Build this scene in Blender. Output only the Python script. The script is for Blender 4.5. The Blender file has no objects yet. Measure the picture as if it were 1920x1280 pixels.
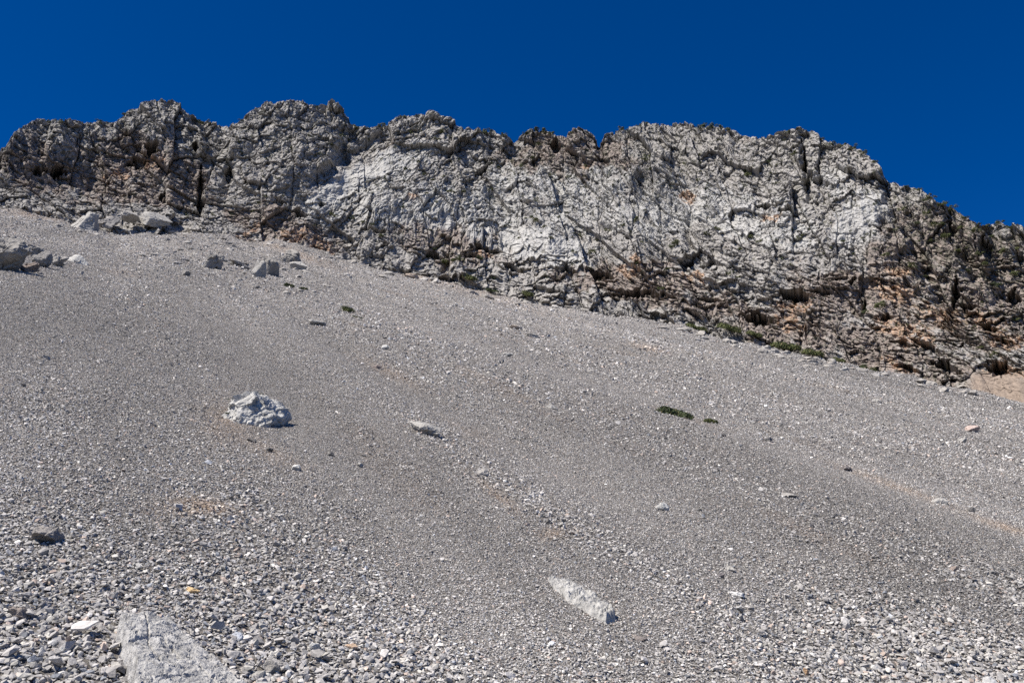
import bpy, bmesh, math
import numpy as np

rng = np.random.default_rng(7)
scene = bpy.context.scene
COL = scene.collection
f32 = np.float32
FPX = 1866.667
PITCH = math.radians(20.0)
CP, SP = math.cos(PITCH), math.sin(PITCH)


# ------------------------------------------------------------------ noise
def _hash(ix, iy, iz, seed):
    h = (ix.astype(np.int64) * 374761393 + iy.astype(np.int64) * 668265263 + iz * 2147483647 + seed * 974634777).astype(np.uint64) & np.uint64(0xffffffff)
    h = h.astype(np.uint32)
    h ^= h >> np.uint32(15); h *= np.uint32(2246822519)
    h ^= h >> np.uint32(13); h *= np.uint32(3266489917)
    h ^= h >> np.uint32(16)
    return h


def _u(h):
    return h.astype(f32) * f32(1.0 / 4294967296.0)


def perlin2(x, y, seed=0):
    x = np.asarray(x, np.float64); y = np.asarray(y, np.float64)
    xi = np.floor(x); yi = np.floor(y)
    xf = (x - xi).astype(f32); yf = (y - yi).astype(f32)
    xi = xi.astype(np.int64); yi = yi.astype(np.int64)
    u = xf * xf * xf * (xf * (xf * 6 - 15) + 10)
    v = yf * yf * yf * (yf * (yf * 6 - 15) + 10)

    def g(a, b):
        t = _u(_hash(xi + a, yi + b, 0, seed)) * f32(6.2831853)
        return np.cos(t) * (xf - a) + np.sin(t) * (yf - b)
    a = g(0, 0); b = g(1, 0); c = g(0, 1); d = g(1, 1)
    return ((a + (b - a) * u) * (1 - v) + (c + (d - c) * u) * v) * 1.5


def perlin3(x, y, z, seed=0):
    x = np.asarray(x, np.float64); y = np.asarray(y, np.float64); z = np.asarray(z, np.float64)
    xi = np.floor(x); yi = np.floor(y); zi = np.floor(z)
    xf = (x - xi).astype(f32); yf = (y - yi).astype(f32); zf = (z - zi).astype(f32)
    xi = xi.astype(np.int64); yi = yi.astype(np.int64); zi = zi.astype(np.int64)
    fade = lambda t: t * t * t * (t * (t * 6 - 15) + 10)
    u, v, w = fade(xf), fade(yf), fade(zf)
    out = 0
    for a in (0, 1):
        for b in (0, 1):
            for c in (0, 1):
                h = _hash(xi + a, yi + b, zi + c, seed)
                gx = (h & np.uint32(1023)).astype(f32) / 511.5 - 1
                gy = ((h >> np.uint32(10)) & np.uint32(1023)).astype(f32) / 511.5 - 1
                gz = ((h >> np.uint32(20)) & np.uint32(1023)).astype(f32) / 511.5 - 1
                wt = (u if a else 1 - u) * (v if b else 1 - v) * (w if c else 1 - w)
                out = out + wt * (gx * (xf - a) + gy * (yf - b) + gz * (zf - c))
    return out * 1.3


def fbm2(x, y, octv=4, seed=0, gain=.5, ridged=False):
    s = 0; a = 1.0; f = 1.0; n = 0
    for o in range(octv):
        p = perlin2(x * f + 17.3 * o, y * f - 9.1 * o, seed + o)
        if ridged:
            p = 1 - 2 * np.abs(p)
        s = s + a * p; n += a; a *= gain; f *= 2.03
    return s / n


def fbm3(x, y, z, octv=4, seed=0, gain=.5):
    s = 0; a = 1.0; f = 1.0; n = 0
    for o in range(octv):
        s = s + a * perlin3(x * f + 17.3 * o, y * f - 9.1 * o, z * f + 3.7 * o, seed + o)
        n += a; a *= gain; f *= 2.03
    return s / n


def vor2(x, y, seed=0):
    """nearest and second nearest jittered cell: F1, F2, three random numbers of the cell, vector from its centre"""
    x = np.asarray(x, np.float64); y = np.asarray(y, np.float64)
    xi = np.floor(x); yi = np.floor(y)
    xf = (x - xi).astype(f32); yf = (y - yi).astype(f32)
    xi = xi.astype(np.int64); yi = yi.astype(np.int64)
    F1 = np.full(x.shape, 9, f32); F2 = np.full(x.shape, 9, f32)
    H = np.zeros(x.shape, np.uint32)
    DX = np.zeros(x.shape, f32); DY = np.zeros(x.shape, f32)
    for a in (-1, 0, 1):
        for b in (-1, 0, 1):
            h = _hash(xi + a, yi + b, 0, seed)
            jx = (h & np.uint32(65535)).astype(f32) / 65535; jy = (h >> np.uint32(16)).astype(f32) / 65535
            dx = xf - a - jx; dy = yf - b - jy
            d = dx * dx + dy * dy
            m = d < F1
            F2 = np.where(m, F1, np.minimum(F2, d))
            F1 = np.where(m, d, F1); H = np.where(m, h, H)
            DX = np.where(m, dx, DX); DY = np.where(m, dy, DY)
    z = np.zeros(1, np.int64)
    r1 = _u(_hash(H.astype(np.int64), z, 1, seed + 11)); r2 = _u(_hash(H.astype(np.int64), z, 2, seed + 12)); r3 = _u(_hash(H.astype(np.int64), z, 3, seed + 13))
    return np.sqrt(F1), np.sqrt(F2), r1, r2, r3, DX, DY


def facets(x, y, seed, amp, tilt):
    F1, F2, r1, r2, r3, dx, dy = vor2(x, y, seed)
    return (r1 - .5) * 2 * amp + ((r2 - .5) * dx + (r3 - .5) * dy) * 2 * tilt, F2 - F1


def sstep(a, b, x):
    t = np.clip((x - a) / (b - a), 0, 1)
    return t * t * (3 - 2 * t)


# ------------------------------------------------------------------ camera model: directions through image points
def ray(x, y):
    dx = (np.asarray(x, float) - 960) / FPX; dy = (640 - np.asarray(y, float)) / FPX
    X = dx; Y = CP - SP * dy; Z = SP + CP * dy
    h = np.hypot(X, Y)
    return np.arctan2(X, Y), Z / h


def project(P):
    X, Y, Z = P[..., 0], P[..., 1], P[..., 2]
    fw = Y * CP + Z * SP; up = -Y * SP + Z * CP
    fw = np.where(fw > .05, fw, .05)
    return 960 + FPX * X / fw, 640 - FPX * up / fw, fw


# ------------------------------------------------------------------ mesh helpers
def link(name, me, parent=None):
    o = bpy.data.objects.new(name, me); COL.objects.link(o)
    if parent: o.parent = parent
    return o


def mesh_from(name, V, Fc, nv, mat, color=None, smooth=False):
    V = np.ascontiguousarray(V, f32).reshape(-1, 3); Fc = np.ascontiguousarray(Fc, np.int32).reshape(-1, nv)
    me = bpy.data.meshes.new(name)
    me.vertices.add(len(V)); me.vertices.foreach_set('co', V.ravel())
    me.loops.add(Fc.size); me.polygons.add(len(Fc))
    me.loops.foreach_set('vertex_index', Fc.ravel())
    me.polygons.foreach_set('loop_start', np.arange(0, Fc.size, nv, dtype=np.int32))
    me.polygons.foreach_set('use_smooth', np.full(len(Fc), smooth, bool))
    me.update(calc_edges=True)
    if color is not None:
        a = me.color_attributes.new('Col', 'FLOAT_COLOR', 'POINT')
        c = np.ones((len(V), 4), f32); c[:, :3] = color
        a.data.foreach_set('color', c.ravel())
    me.materials.append(mat)
    return me


def grid_faces(nr, nc, wrap=False):
    i = np.arange(nr - 1)[:, None]; j = np.arange(nc if wrap else nc - 1)[None, :]
    j2 = (j + 1) % nc
    return np.stack([i * nc + j, i * nc + j2, (i + 1) * nc + j2, (i + 1) * nc + j], -1).reshape(-1, 4)


def tag(o, label=None, cat=None, group=None, kind=None):
    if label: o['label'] = label
    if cat: o['category'] = cat
    if group: o['group'] = group
    if kind: o['kind'] = kind
    return o


# ------------------------------------------------------------------ materials
def new_mat(name):
    m = bpy.data.materials.new(name); m.use_nodes = True
    nt = m.node_tree; b = nt.nodes['Principled BSDF']
    b.inputs['Roughness'].default_value = .92
    b.inputs['Specular IOR Level'].default_value = .18
    return m, nt, b


def rock_material(name, scale, strength, dist, var=.5):
    m, nt, b = new_mat(name)
    N = nt.nodes.new; L = nt.links.new
    at = N('ShaderNodeAttribute'); at.attribute_name = 'Col'
    geo = N('ShaderNodeNewGeometry')
    n1 = N('ShaderNodeTexNoise'); n1.inputs['Scale'].default_value = scale; n1.inputs['Detail'].default_value = 7; n1.inputs['Roughness'].default_value = .68
    L(geo.outputs['Position'], n1.inputs['Vector'])
    n2 = N('ShaderNodeTexVoronoi'); n2.inputs['Scale'].default_value = scale * 1.7
    L(geo.outputs['Position'], n2.inputs['Vector'])
    mr = N('ShaderNodeMapRange'); mr.inputs['From Min'].default_value = .3; mr.inputs['From Max'].default_value = .7
    mr.inputs['To Min'].default_value = 1 - var; mr.inputs['To Max'].default_value = 1 + var
    L(n1.outputs['Fac'], mr.inputs['Value'])
    mx = N('ShaderNodeMix'); mx.data_type = 'RGBA'; mx.blend_type = 'MULTIPLY'; mx.inputs['Factor'].default_value = 1
    L(at.outputs['Color'], mx.inputs['A']); L(mr.outputs['Result'], mx.inputs['B'])
    L(mx.outputs['Result'], b.inputs['Base Color'])
    add = N('ShaderNodeMath'); add.operation = 'ADD'
    L(n1.outputs['Fac'], add.inputs[0])
    ml = N('ShaderNodeMath'); ml.operation = 'MULTIPLY'; ml.inputs[1].default_value = .35
    L(n2.outputs['Distance'], ml.inputs[0]); L(ml.outputs[0], add.inputs[1])
    bp = N('ShaderNodeBump'); bp.inputs['Strength'].default_value = strength; bp.inputs['Distance'].default_value = dist
    L(add.outputs[0], bp.inputs['Height']); L(bp.outputs['Normal'], b.inputs['Normal'])
    return m


M_CLIFF = rock_material('weathered_limestone', 3.0, .6, .14, .35)
M_ROCK = rock_material('boulder_limestone', 14, .8, .05, .3)
M_GROUND = rock_material('fine_gravel', 22, 1.0, .05, .4)


def gravel_material():
    m, nt, b = new_mat('gravel_stone')
    N = nt.nodes.new; L = nt.links.new
    at = N('ShaderNodeAttribute'); at.attribute_name = 'Col'
    geo = N('ShaderNodeNewGeometry')
    n1 = N('ShaderNodeTexNoise'); n1.inputs['Scale'].default_value = 45; n1.inputs['Detail'].default_value = 5; n1.inputs['Roughness'].default_value = .65
    L(geo.outputs['Position'], n1.inputs['Vector'])
    mr = N('ShaderNodeMapRange'); mr.inputs['From Min'].default_value = .3; mr.inputs['From Max'].default_value = .7
    mr.inputs['To Min'].default_value = .72; mr.inputs['To Max'].default_value = 1.28
    L(n1.outputs['Fac'], mr.inputs['Value'])
    mx = N('ShaderNodeMix'); mx.data_type = 'RGBA'; mx.blend_type = 'MULTIPLY'; mx.inputs['Factor'].default_value = 1
    L(at.outputs['Color'], mx.inputs['A']); L(mr.outputs['Result'], mx.inputs['B'])
    L(mx.outputs['Result'], b.inputs['Base Color'])
    bp = N('ShaderNodeBump'); bp.inputs['Strength'].default_value = .6; bp.inputs['Distance'].default_value = .012
    L(n1.outputs['Fac'], bp.inputs['Height']); L(bp.outputs['Normal'], b.inputs['Normal'])
    return m


M_GRAVEL = gravel_material()


def leaf_material():
    m, nt, b = new_mat('shrub_leaf')
    N = nt.nodes.new; L = nt.links.new
    at = N('ShaderNodeAttribute'); at.attribute_name = 'Col'
    L(at.outputs['Color'], b.inputs['Base Color'])
    b.inputs['Roughness'].default_value = .7
    return m


M_LEAF = leaf_material()

# ------------------------------------------------------------------ layout measured on the photograph (1920 x 1280 image points)
SKY = [(-420, 372), (-300, 352), (-160, 322), (-60, 292), (0, 281), (10, 279), (20, 260), (40, 240), (57, 227), (70, 217), (80, 217), (93, 219), (133, 222), (160, 227), (187, 223), (207, 226),
       (217, 227), (230, 215), (238, 208), (267, 200), (282, 192), (302, 189), (312, 195), (323, 192), (337, 202), (352, 215), (363, 218), (373, 232), (392, 230),
       (407, 237), (427, 237), (447, 228), (463, 215), (480, 200), (513, 192), (537, 187), (563, 184), (573, 193), (590, 193), (603, 188), (620, 191), (637, 200),
       (643, 203), (653, 218), (658, 233), (670, 235), (693, 239), (710, 232), (733, 227), (752, 215), (780, 212), (800, 209), (810, 207), (830, 217), (847, 220),
       (860, 232), (873, 242), (883, 249), (903, 247), (913, 243), (925, 240), (930, 248), (947, 252), (958, 257), (963, 264), (977, 252), (995, 242), (1020, 240),
       (1047, 247), (1060, 252), (1073, 248), (1085, 242), (1100, 248), (1113, 255), (1127, 267), (1133, 253), (1147, 245), (1165, 240), (1173, 245), (1187, 245),
       (1197, 233), (1210, 223), (1223, 227), (1237, 232), (1253, 232), (1270, 227), (1283, 225), (1300, 232), (1313, 235), (1337, 235), (1357, 238), (1373, 243),
       (1387, 249), (1410, 254), (1440, 258), (1463, 255), (1480, 252), (1498, 247), (1525, 251), (1543, 259), (1566, 270), (1588, 270), (1611, 279), (1629, 291),
       (1643, 304), (1665, 329), (1688, 345), (1715, 352), (1742, 368), (1760, 381), (1783, 388), (1806, 406), (1824, 413), (1851, 415), (1874, 409), (1892, 418),
       (1906, 424), (1920, 427), (1990, 445), (2080, 480), (2200, 520), (2340, 570)]
BASE = [(-420, 378), (-300, 380), (-160, 386), (-60, 390), (0, 392), (50, 393), (67, 400), (110, 413), (133, 423), (187, 430), (217, 440), (300, 440), (347, 437), (417, 440), (443, 447), (473, 457),
        (520, 453), (567, 460), (610, 475), (653, 490), (693, 497), (740, 510), (780, 520), (813, 524), (853, 530), (897, 546), (947, 557), (980, 566), (1027, 574),
        (1113, 585), (1167, 593), (1280, 614), (1325, 630), (1371, 636), (1416, 647), (1461, 658), (1552, 676), (1597, 687), (1643, 696), (1733, 717), (1792, 728),
        (1847, 739), (1920, 757), (2060, 790), (2200, 825), (2340, 860)]
SKY = np.array(SKY, float); BASE = np.array(BASE, float)
RB = np.array([(-420, 168), (0, 160), (300, 160), (640, 162), (900, 157), (1280, 149), (1600, 138), (1847, 127), (2340, 110)], float)

# the fall line of the scree: all its streaks run away from the image point (198, 398)
_a, _t = ray(198, 398)
UX, UY, SLOPE = math.sin(_a), math.cos(_a), float(_t)
QX, QY = UY, -UX
EYE = 2.2                                            # eye height over the slope

_bx = np.arange(-420, 2341, 20.0)
_bphi, _btan = ray(_bx, np.interp(_bx, BASE[:, 0], BASE[:, 1]))
_brb = np.interp(_bx, RB[:, 0], RB[:, 1])
_be = _brb * _btan - (SLOPE * (UX * np.sin(_bphi) * _brb + UY * np.cos(_bphi) * _brb) - EYE)
_fx = np.radians([-180, -75]); _lx = np.radians([75, 180])
_bphi = np.concatenate([_fx, _bphi, _lx]); _brb = np.concatenate([[140, 140], _brb, [110, 110]]); _be = np.concatenate([[0, 0], _be, [0, 0]])


def ground_z(X, Y, relief=True):
    r = np.hypot(X, Y); phi = np.arctan2(X, Y)
    rb = np.interp(phi, _bphi, _brb); e = np.interp(phi, _bphi, _be)
    t = np.clip(r / rb, 0, 1)
    z = SLOPE * (UX * X + UY * Y) - EYE + e * t ** 2.2
    z = z + t ** 10 * (.7 * perlin2(phi * 24, phi * 0 + 2.2, 35) + .35 * perlin2(phi * 70, phi * 0 + 5.2, 36))
    z = z - np.maximum(0, r - rb) * np.where(np.cos(phi) > .3, .5, 0)
    if relief:
        q = QX * X + QY * Y; p = UX * X + UY * Y
        k = sstep(1.5, 9, r)
        z = z + k * (perlin2(q / 2.6, p / 26, 31) * .10 + perlin2(q / 7, p / 60, 32) * .32 * sstep(6, 30, r) + perlin2(q / 2.2 + 5, p / 70, 34) * .16 * sstep(20, 60, r) + perlin2(q / .9, p / 2.4, 33) * .035)
        z = z - .12 * k * np.exp(-((q - 5.2) / .8) ** 2)
    return z


# ------------------------------------------------------------------ scree: one sheet of ground in rings round the camera
dense = np.radians(np.linspace(-36, 36, 860))
side = np.radians(np.linspace(36, 324, 120))[1:-1]
PH = np.concatenate([dense, side])
NPH = len(PH)
RR = np.concatenate([[.25, .5, .8], np.geomspace(1.1, 290, 500)])
PHg, RRg = np.meshgrid(PH, RR)
GX = np.sin(PHg) * RRg; GY = np.cos(PHg) * RRg
GZ = ground_z(GX, GY)
GP = np.stack([GX, GY, GZ], -1)
gpx, gpy, gdep = project(GP)
grange = np.linalg.norm(GP, axis=-1)


def tone_fields(X, Y, px, py):
    """size factor, brightness factor and rust factor of the gravel (streaks along the fall line plus patches)"""
    q = QX * X + QY * Y; p = UX * X + UY * Y
    r = np.hypot(X, Y)
    s1 = perlin2(q / 1.7, p / 16, 41); s2 = perlin2(q / 5.5, p / 45, 42); s3 = perlin2(q / .6, p / 5, 43)
    s4 = fbm2(q / 2.2, p / 4.5, 3, 44)
    size = np.exp(.34 * s1 + .30 * s2 + .18 * s3 + .35 * s4)
    s5 = perlin2(q / 1.1, p / 40, 45); s6 = perlin2(q / 3.4, p / 80, 46)
    band = sstep(.05, .35, s6) * 1.0 + sstep(.1, .4, s5) * .6
    size = size * np.exp(-.32 * sstep(.05, .3, s6) + .3 * sstep(.1, .35, -s6) * sstep(-.1, .3, s5))
    s7 = perlin2(q / 1.9 + 3, p / 70, 50)
    tone = 1 + .10 * s2 + .08 * s1 + .12 * s7 * sstep(15, 60, r) - .07 * s4 + .07 * band - .03

    def blob(cx, cy, rx, ry, ang=0):
        c, s = math.cos(math.radians(ang)), math.sin(math.radians(ang))
        dx = px - cx; dy = py - cy
        return np.exp(-(((dx * c + dy * s) / rx) ** 2 + ((-dx * s + dy * c) / ry) ** 2))
    size = size * (1 + .62 * blob(50, 1260, 240, 150) + .35 * blob(560, 1280, 260, 130) + .4 * blob(1750, 1230, 330, 110, -8)
                   + .6 * blob(880, 765, 290, 16, 28) + .6 * blob(1180, 640, 260, 16, 15) + .5 * blob(700, 830, 160, 14, 38)
                   - .3 * blob(1000, 850, 300, 26, 28) - .3 * blob(680, 700, 220, 20, 30) - .35 * blob(560, 620, 200, 60, 20))
    size = np.clip(size, .45, 3)
    tone = tone * (1 - .20 * blob(60, 590, 190, 90) - .10 * blob(300, 1010, 330, 80, 8) - .2 * blob(1780, 1090, 420, 110, 10) - .12 * blob(1560, 930, 280, 60, 15)
                   - .10 * blob(1150, 800, 260, 60, 15) + .14 * blob(1000, 590, 420, 30, 14) + .10 * blob(950, 870, 240, 40, 28) + .10 * blob(430, 560, 260, 50, 10)
                   - .13 * blob(1700, 720, 260, 20, 13) + .10 * blob(720, 560, 160, 30, 20) + .10 * blob(850, 1180, 330, 80) + .08 * blob(150, 430, 200, 30, 12))
    rust = (blob(385, 948, 50, 13, 10) + .35 * blob(330, 955, 60, 16) + .8 * blob(1035, 1000, 24, 10) + .6 * blob(935, 930, 50, 9, 38) + .9 * blob(1890, 990, 60, 7, 18)
            + .6 * blob(1680, 912, 110, 7, 20) + .7 * blob(1215, 652, 34, 5, 12) + .5 * blob(430, 790, 50, 40) + .35 * blob(510, 850, 70, 14, 25) + .5 * blob(560, 478, 70, 8, 20)
            + .7 * blob(70, 403, 50, 7, 8) + .35 * blob(850, 535, 160, 8, 16) + .4 * blob(735, 700, 60, 10, 25))
    rust = rust * (1 + .6 * fbm2(px / 14, py / 8, 2, 47)) + .2 * sstep(.25, .5, perlin2(q / 1.3 + 7, p / 22, 49)) * sstep(0, .4, s4)
    return size, tone, np.clip(rust, 0, 1)


gs, gt, gr = tone_fields(GX, GY, np.where(gdep > .1, gpx, 9e4), np.where(gdep > .1, gpy, 9e4))
gfl = fbm2(GX / .5, GY / .5, 4, 48)
base_c = np.array([.20, .185, .17]); rust_c = np.array([.33, .245, .175])
gcol = base_c * (gt * (1 + .25 * gfl))[..., None]
gcol = gcol * (1 - .8 * gr[..., None]) + rust_c * .8 * gr[..., None]
V = np.concatenate([GP.reshape(-1, 3), [[0, 0, float(ground_z(np.zeros(1), np.zeros(1))[0])]]])
gcolv = np.concatenate([gcol.reshape(-1, 3), [base_c]])
Q = grid_faces(len(RR), NPH, wrap=True)[:, ::-1]
tri = np.stack([np.full(NPH, len(V) - 1), np.arange(NPH), (np.arange(NPH) + 1) % NPH, (np.arange(NPH) + 1) % NPH], -1)
me = mesh_from('scree_slope', V, Q, 4, M_GROUND, gcolv, True)
bm = bmesh.new(); bm.from_mesh(me); bm.verts.ensure_lookup_table()
for k in range(NPH):
    bm.faces.new((bm.verts[len(V) - 1], bm.verts[(k + 1) % NPH], bm.verts[k]))
bm.to_mesh(me); bm.free()
tag(link('scree_slope', me), 'grey scree slope of loose gravel below the cliff', 'ground', kind='structure')

# image to ground look-up through the rings' own points in front of the camera
_sel = (np.abs(PHg) < math.radians(34)) & (gdep > 1)
_lx, _ly = gpx[_sel], gpy[_sel]; _lp = GP[_sel]


def ground_at(x, y):
    """first ground point met along the direction through image point (x, y)"""
    phi, t = ray(x, y)
    r = np.geomspace(1.2, 250, 6000)
    X = np.sin(phi) * r; Y = np.cos(phi) * r
    z = ground_z(X, Y)
    hit = np.nonzero(z >= t * r)[0]
    rlim = float(np.interp(phi, _bphi, _brb)) - 1.2
    if len(hit) == 0 or r[hit[0]] > rlim:
        return np.array([math.sin(phi) * rlim, math.cos(phi) * rlim, float(t) * rlim]), rlim * math.sqrt(1 + float(t) ** 2)
    i = hit[0]
    return np.array([X[i], Y[i], z[i]]), float(math.sqrt(r[i] ** 2 + z[i] ** 2))


# ------------------------------------------------------------------ cliff
xs = np.concatenate([np.arange(-420, -50, 6.0), np.arange(-50, 1970, 1.45), np.arange(1970, 2341, 6.0)])
NX = len(xs)
NV = 430
yb = np.interp(xs, BASE[:, 0], BASE[:, 1]) + 34
ys = np.interp(xs, SKY[:, 0], SKY[:, 1])
ys = ys + 3.0 * fbm2(xs / 14, xs * 0 + 3.3, 4, 61, .6)
tt = np.linspace(0, 1, NV)
CX = np.broadcast_to(xs[None, :], (NV, NX)).copy()
CY = yb[None, :] + (ys - yb)[None, :] * tt[:, None]
ybl = np.interp(xs, BASE[:, 0], BASE[:, 1])
rb = np.interp(xs, RB[:, 0], RB[:, 1])
MAC = np.array([(-420, -6), (-100, 0), (0, 1), (100, 2), (200, .8), (300, 3.2), (360, 1.5), (400, -3), (430, -1.5), (560, 2), (640, .5), (672, -3.5), (710, -.5), (810, 1.8), (890, -1), (962, -3),
                (1010, 1), (1080, .8), (1127, -2), (1210, 2), (1290, -.5), (1400, 1.2), (1500, 1), (1600, 3), (1660, 1.5), (1720, -3), (1800, -9), (1920, -17), (2100, -30), (2340, -50)], float)
phi, tan_ = ray(CX, CY)
hgt = np.maximum((ybl - ys) / FPX * rb * 1.12, 1)
steep = np.interp(xs, [-420, 0, 400, 800, 1300, 1700, 2340], [60, 62, 62, 57, 58, 62, 62])
dr = hgt / np.tan(np.radians(steep))
tv = np.clip((ybl[None, :] - CY) / np.maximum(ybl - ys, 1)[None, :], -1, 1)
prof = np.where(tv > 0, np.abs(tv) ** 1.12, -.25 * np.abs(tv))
lowz = tv
wx = fbm2(CX / 40, CY / 30, 4, 71) * 30; wy = fbm2(CX / 40 + 50, CY / 30, 4, 72) * 24
_mx = np.arange(-420, 2341, 4.0); _mv = np.interp(_mx, MAC[:, 0], MAC[:, 1])
_kr = np.exp(-(np.arange(-12, 13) / 4.5) ** 2); _kr /= _kr.sum()
_mv = np.convolve(np.pad(_mv, 12, mode='edge'), _kr, 'valid')
prof = prof + np.where(tv > 0, sstep(700, 450, CX) * (np.abs(tv) ** .7 - np.abs(tv) ** 1.12), 0)
R = rb[None, :] + dr[None, :] * prof - .8 * np.interp(CX + .9 * wx + .12 * (CY - ys[None, :]), _mx, _mv) * sstep(.0, .5, tv)


def ell(cx, cy, rx, ry, ang=0, warp=0.0):
    c, s = math.cos(math.radians(ang)), math.sin(math.radians(ang))
    dx = CX - cx + wx * warp; dy = CY - cy + wy * warp
    return np.sqrt(((dx * c + dy * s) / rx) ** 2 + ((-dx * s + dy * c) / ry) ** 2)


# broad swells and gullies
S = phi * 160; H = (tan_ * R) * .5
big = fbm2(S / 14, H / 12, 3, 73)
ridg = fbm2((S + .35 * H) / 5.5, H / 8, 4, 74, ridged=True)
upper = sstep(.45, .8, tv + .25 * big)
R = R + 7.0 * sstep(.0, .38, tv + .05 * fbm2(S / 4, S * 0, 3, 77)) * sstep(520, 330, CX)
R = R + 1.6 * fbm2(S / 3.2, H / 6, 3, 76) * sstep(.25, .0, tv)
R = R - (2.6 * big + 1.5 * (ridg - .3) * (.5 + .5 * upper)) * sstep(-.05, .35, tv)

# traced diagonal spurs: gully lines given as (x0, y0, x1, y1, width, depth)
for (x0, y0, x1, y1, w, d) in [(1200, 335, 1335, 480, 17, 2.6), (1235, 330, 1350, 430, 8, 1.2), (585, 348, 715, 254, 12, 2.2), (1165, 360, 1290, 500, 7, .9), (1655, 330, 1740, 520, 9, 1.6), (1530, 372, 1560, 420, 5, 1.2), (1290, 360, 1300, 470, 14, 1.2), (660, 250, 600, 350, 12, 1.2), (380, 240, 440, 350, 16, 1.6), (895, 330, 860, 420, 12, .8),
                               (1127, 268, 1135, 330, 9, 1.2), (963, 262, 940, 320, 10, 1.0), (1508, 262, 1518, 372, 6, 2.2), (1535, 320, 1550, 380, 6, 1.0), (1345, 260, 1365, 305, 4, .8),
                               (1790, 400, 1830, 520, 16, 1.8), (1700, 360, 1760, 470, 14, 1.4), (1850, 430, 1890, 560, 14, 1.6), (175, 240, 165, 350, 9, 1.0), (430, 300, 420, 380, 8, 1.1),
                               (310, 260, 300, 380, 8, .9), (560, 210, 575, 300, 6, .7), (640, 235, 650, 300, 7, .9), (1560, 480, 1620, 560, 8, 1.2), (1600, 440, 1640, 520, 9, .9)]:
    L2 = (x1 - x0) ** 2 + (y1 - y0) ** 2
    u = np.clip(((CX + .5 * wx - x0) * (x1 - x0) + (CY - y0) * (y1 - y0)) / L2, 0, 1)
    dd = np.hypot(CX + .5 * wx - x0 - u * (x1 - x0), CY - y0 - u * (y1 - y0))
    R = R + d * np.exp(-(dd / w) ** 2)

# masks of the different rock
pale = 0
for a in [(690, 345, 150, 38, -28), (760, 385, 150, 52, 8), (1080, 375, 200, 62, 6), (1020, 462, 115, 42, 14), (1400, 405, 160, 50, 12), (1610, 405, 70, 42, -45), (1190, 385, 120, 60, 22), (940, 400, 90, 60, 0), (1560, 330, 50, 30, 0)]:
    pale = np.maximum(pale, sstep(1.25, .75, ell(*a, warp=1.2)))
slab = sstep(1.2, .6, np.minimum(ell(660, 335, 105, 26, -34, .6), np.minimum(ell(1020, 460, 80, 30, 14, .8), ell(1610, 405, 60, 26, -48, .6))))
brown = 0
for a in [(170, 310, 190, 70, 0), (290, 340, 120, 50, 0), (530, 425, 110, 40, 8), (1060, 290, 130, 50, 0), (1800, 520, 190, 140, 30), (1650, 560, 180, 60, 10), (1230, 540, 260, 36, 14), (850, 455, 130, 36, 12), (1600, 660, 260, 60, 13)]:
    brown = np.maximum(brown, sstep(1.35, .6, ell(*a, warp=1.5)))
strata = np.maximum(sstep(.42, .22, tv + .10 * big) * sstep(560, 820, CX), sstep(455, 500, CY + .4 * wy) * sstep(1280, 1380, CX))
strata = np.maximum(strata, .6 * sstep(.3, .1, tv) * sstep(420, 480, CX))

phi, tan_ = ray(CX, CY)
P = np.stack([np.sin(phi) * R, np.cos(phi) * R, tan_ * R], -1)
S = phi * 155; H = P[..., 2] * .5
wS = fbm2(S / 3.1, H / 3.1, 3, 81) * 1.6; wH = fbm2(S / 3.1 + 40, H / 3.1, 3, 82) * 1.6
rough = (1 - .62 * slab - .15 * pale) * (1 - .35 * strata)
# angular blocks at four sizes; the beds lean down to the right
_dx = np.array([-420, 0, 380, 560, 640, 850, 950, 1150, 1300, 1400, 1560, 1700, 2340], float); _dv = np.array([.1, .1, .0, -.2, -.48, -.36, .12, .46, .55, .25, .0, .4, .5])
_s0 = phi.mean(0) * 155
_dc = np.concatenate([[0], np.cumsum(np.diff(_s0) * np.interp((xs[1:] + xs[:-1]) / 2, _dx, _dv))])
LE = H + _dc[None, :] * (.55 + .45 * sstep(.05, .5, tv)) + .12 * S
f1, e1 = facets((S + .4 * wS) / 5.2, (LE + .4 * wH) / 4.6, 91, .8, 1.1)
f2, e2 = facets((S + .5 * wS) / 2.1, (LE + .5 * wH) / 1.35, 92, .5, .9)
f3, e3 = facets((S + .4 * wS) / .95, (LE + .4 * wH) / .55, 93, .26, .5)
f4, e4 = facets((S + .3 * wS) / .6, (LE + .3 * wH) / .30, 94, .11, .24)
f5_, e5 = facets((S + .2 * wS) / .36, (LE + .2 * wH) / .24, 190, 1.0, 2.0)
fb = fbm2(S / 1.3, LE / 1.0, 5, 95, .6)
f0, e0 = facets((S + .3 * wS) / 11.5, (LE + .25 * S + .3 * wH) / 6.5, 90, .9, 2.2)
disp = rough * (f1 * 1.1 + f2 * .7 + f3 * .65 + f4 * .75 + .06 * f5_ + .22 * fb)
disp = disp - rough * .3 * sstep(.08, .0, e2) * (.4 + .6 * upper) - .32 * rough * sstep(.09, 0, e3) * sstep(-.2, .2, perlin2(S / 4, H / 4, 107)) - .55 * sstep(.05, 0, e1) * rough
# slanting ribs across the pale slabs
rib = perlin2((CX * .5 + CY * .86 + .4 * wx) / 6, (CX * .86 - CY * .5) / 60, 96)
disp = disp + .14 * slab * rib + .10 * pale * fbm2(S / .5, LE / .35, 3, 97)
# pockets weathered into the pale rock
F1, F2, r1, r2, r3, _, _ = vor2((S + .3 * wS) / 1.25, (LE + .3 * wH) / .95, 98)
pk = sstep(.34, .12, F1 / (.4 + .9 * r1)) * (r2 > .45)
disp = disp - .45 * pk * (1 - .6 * slab)
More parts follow.
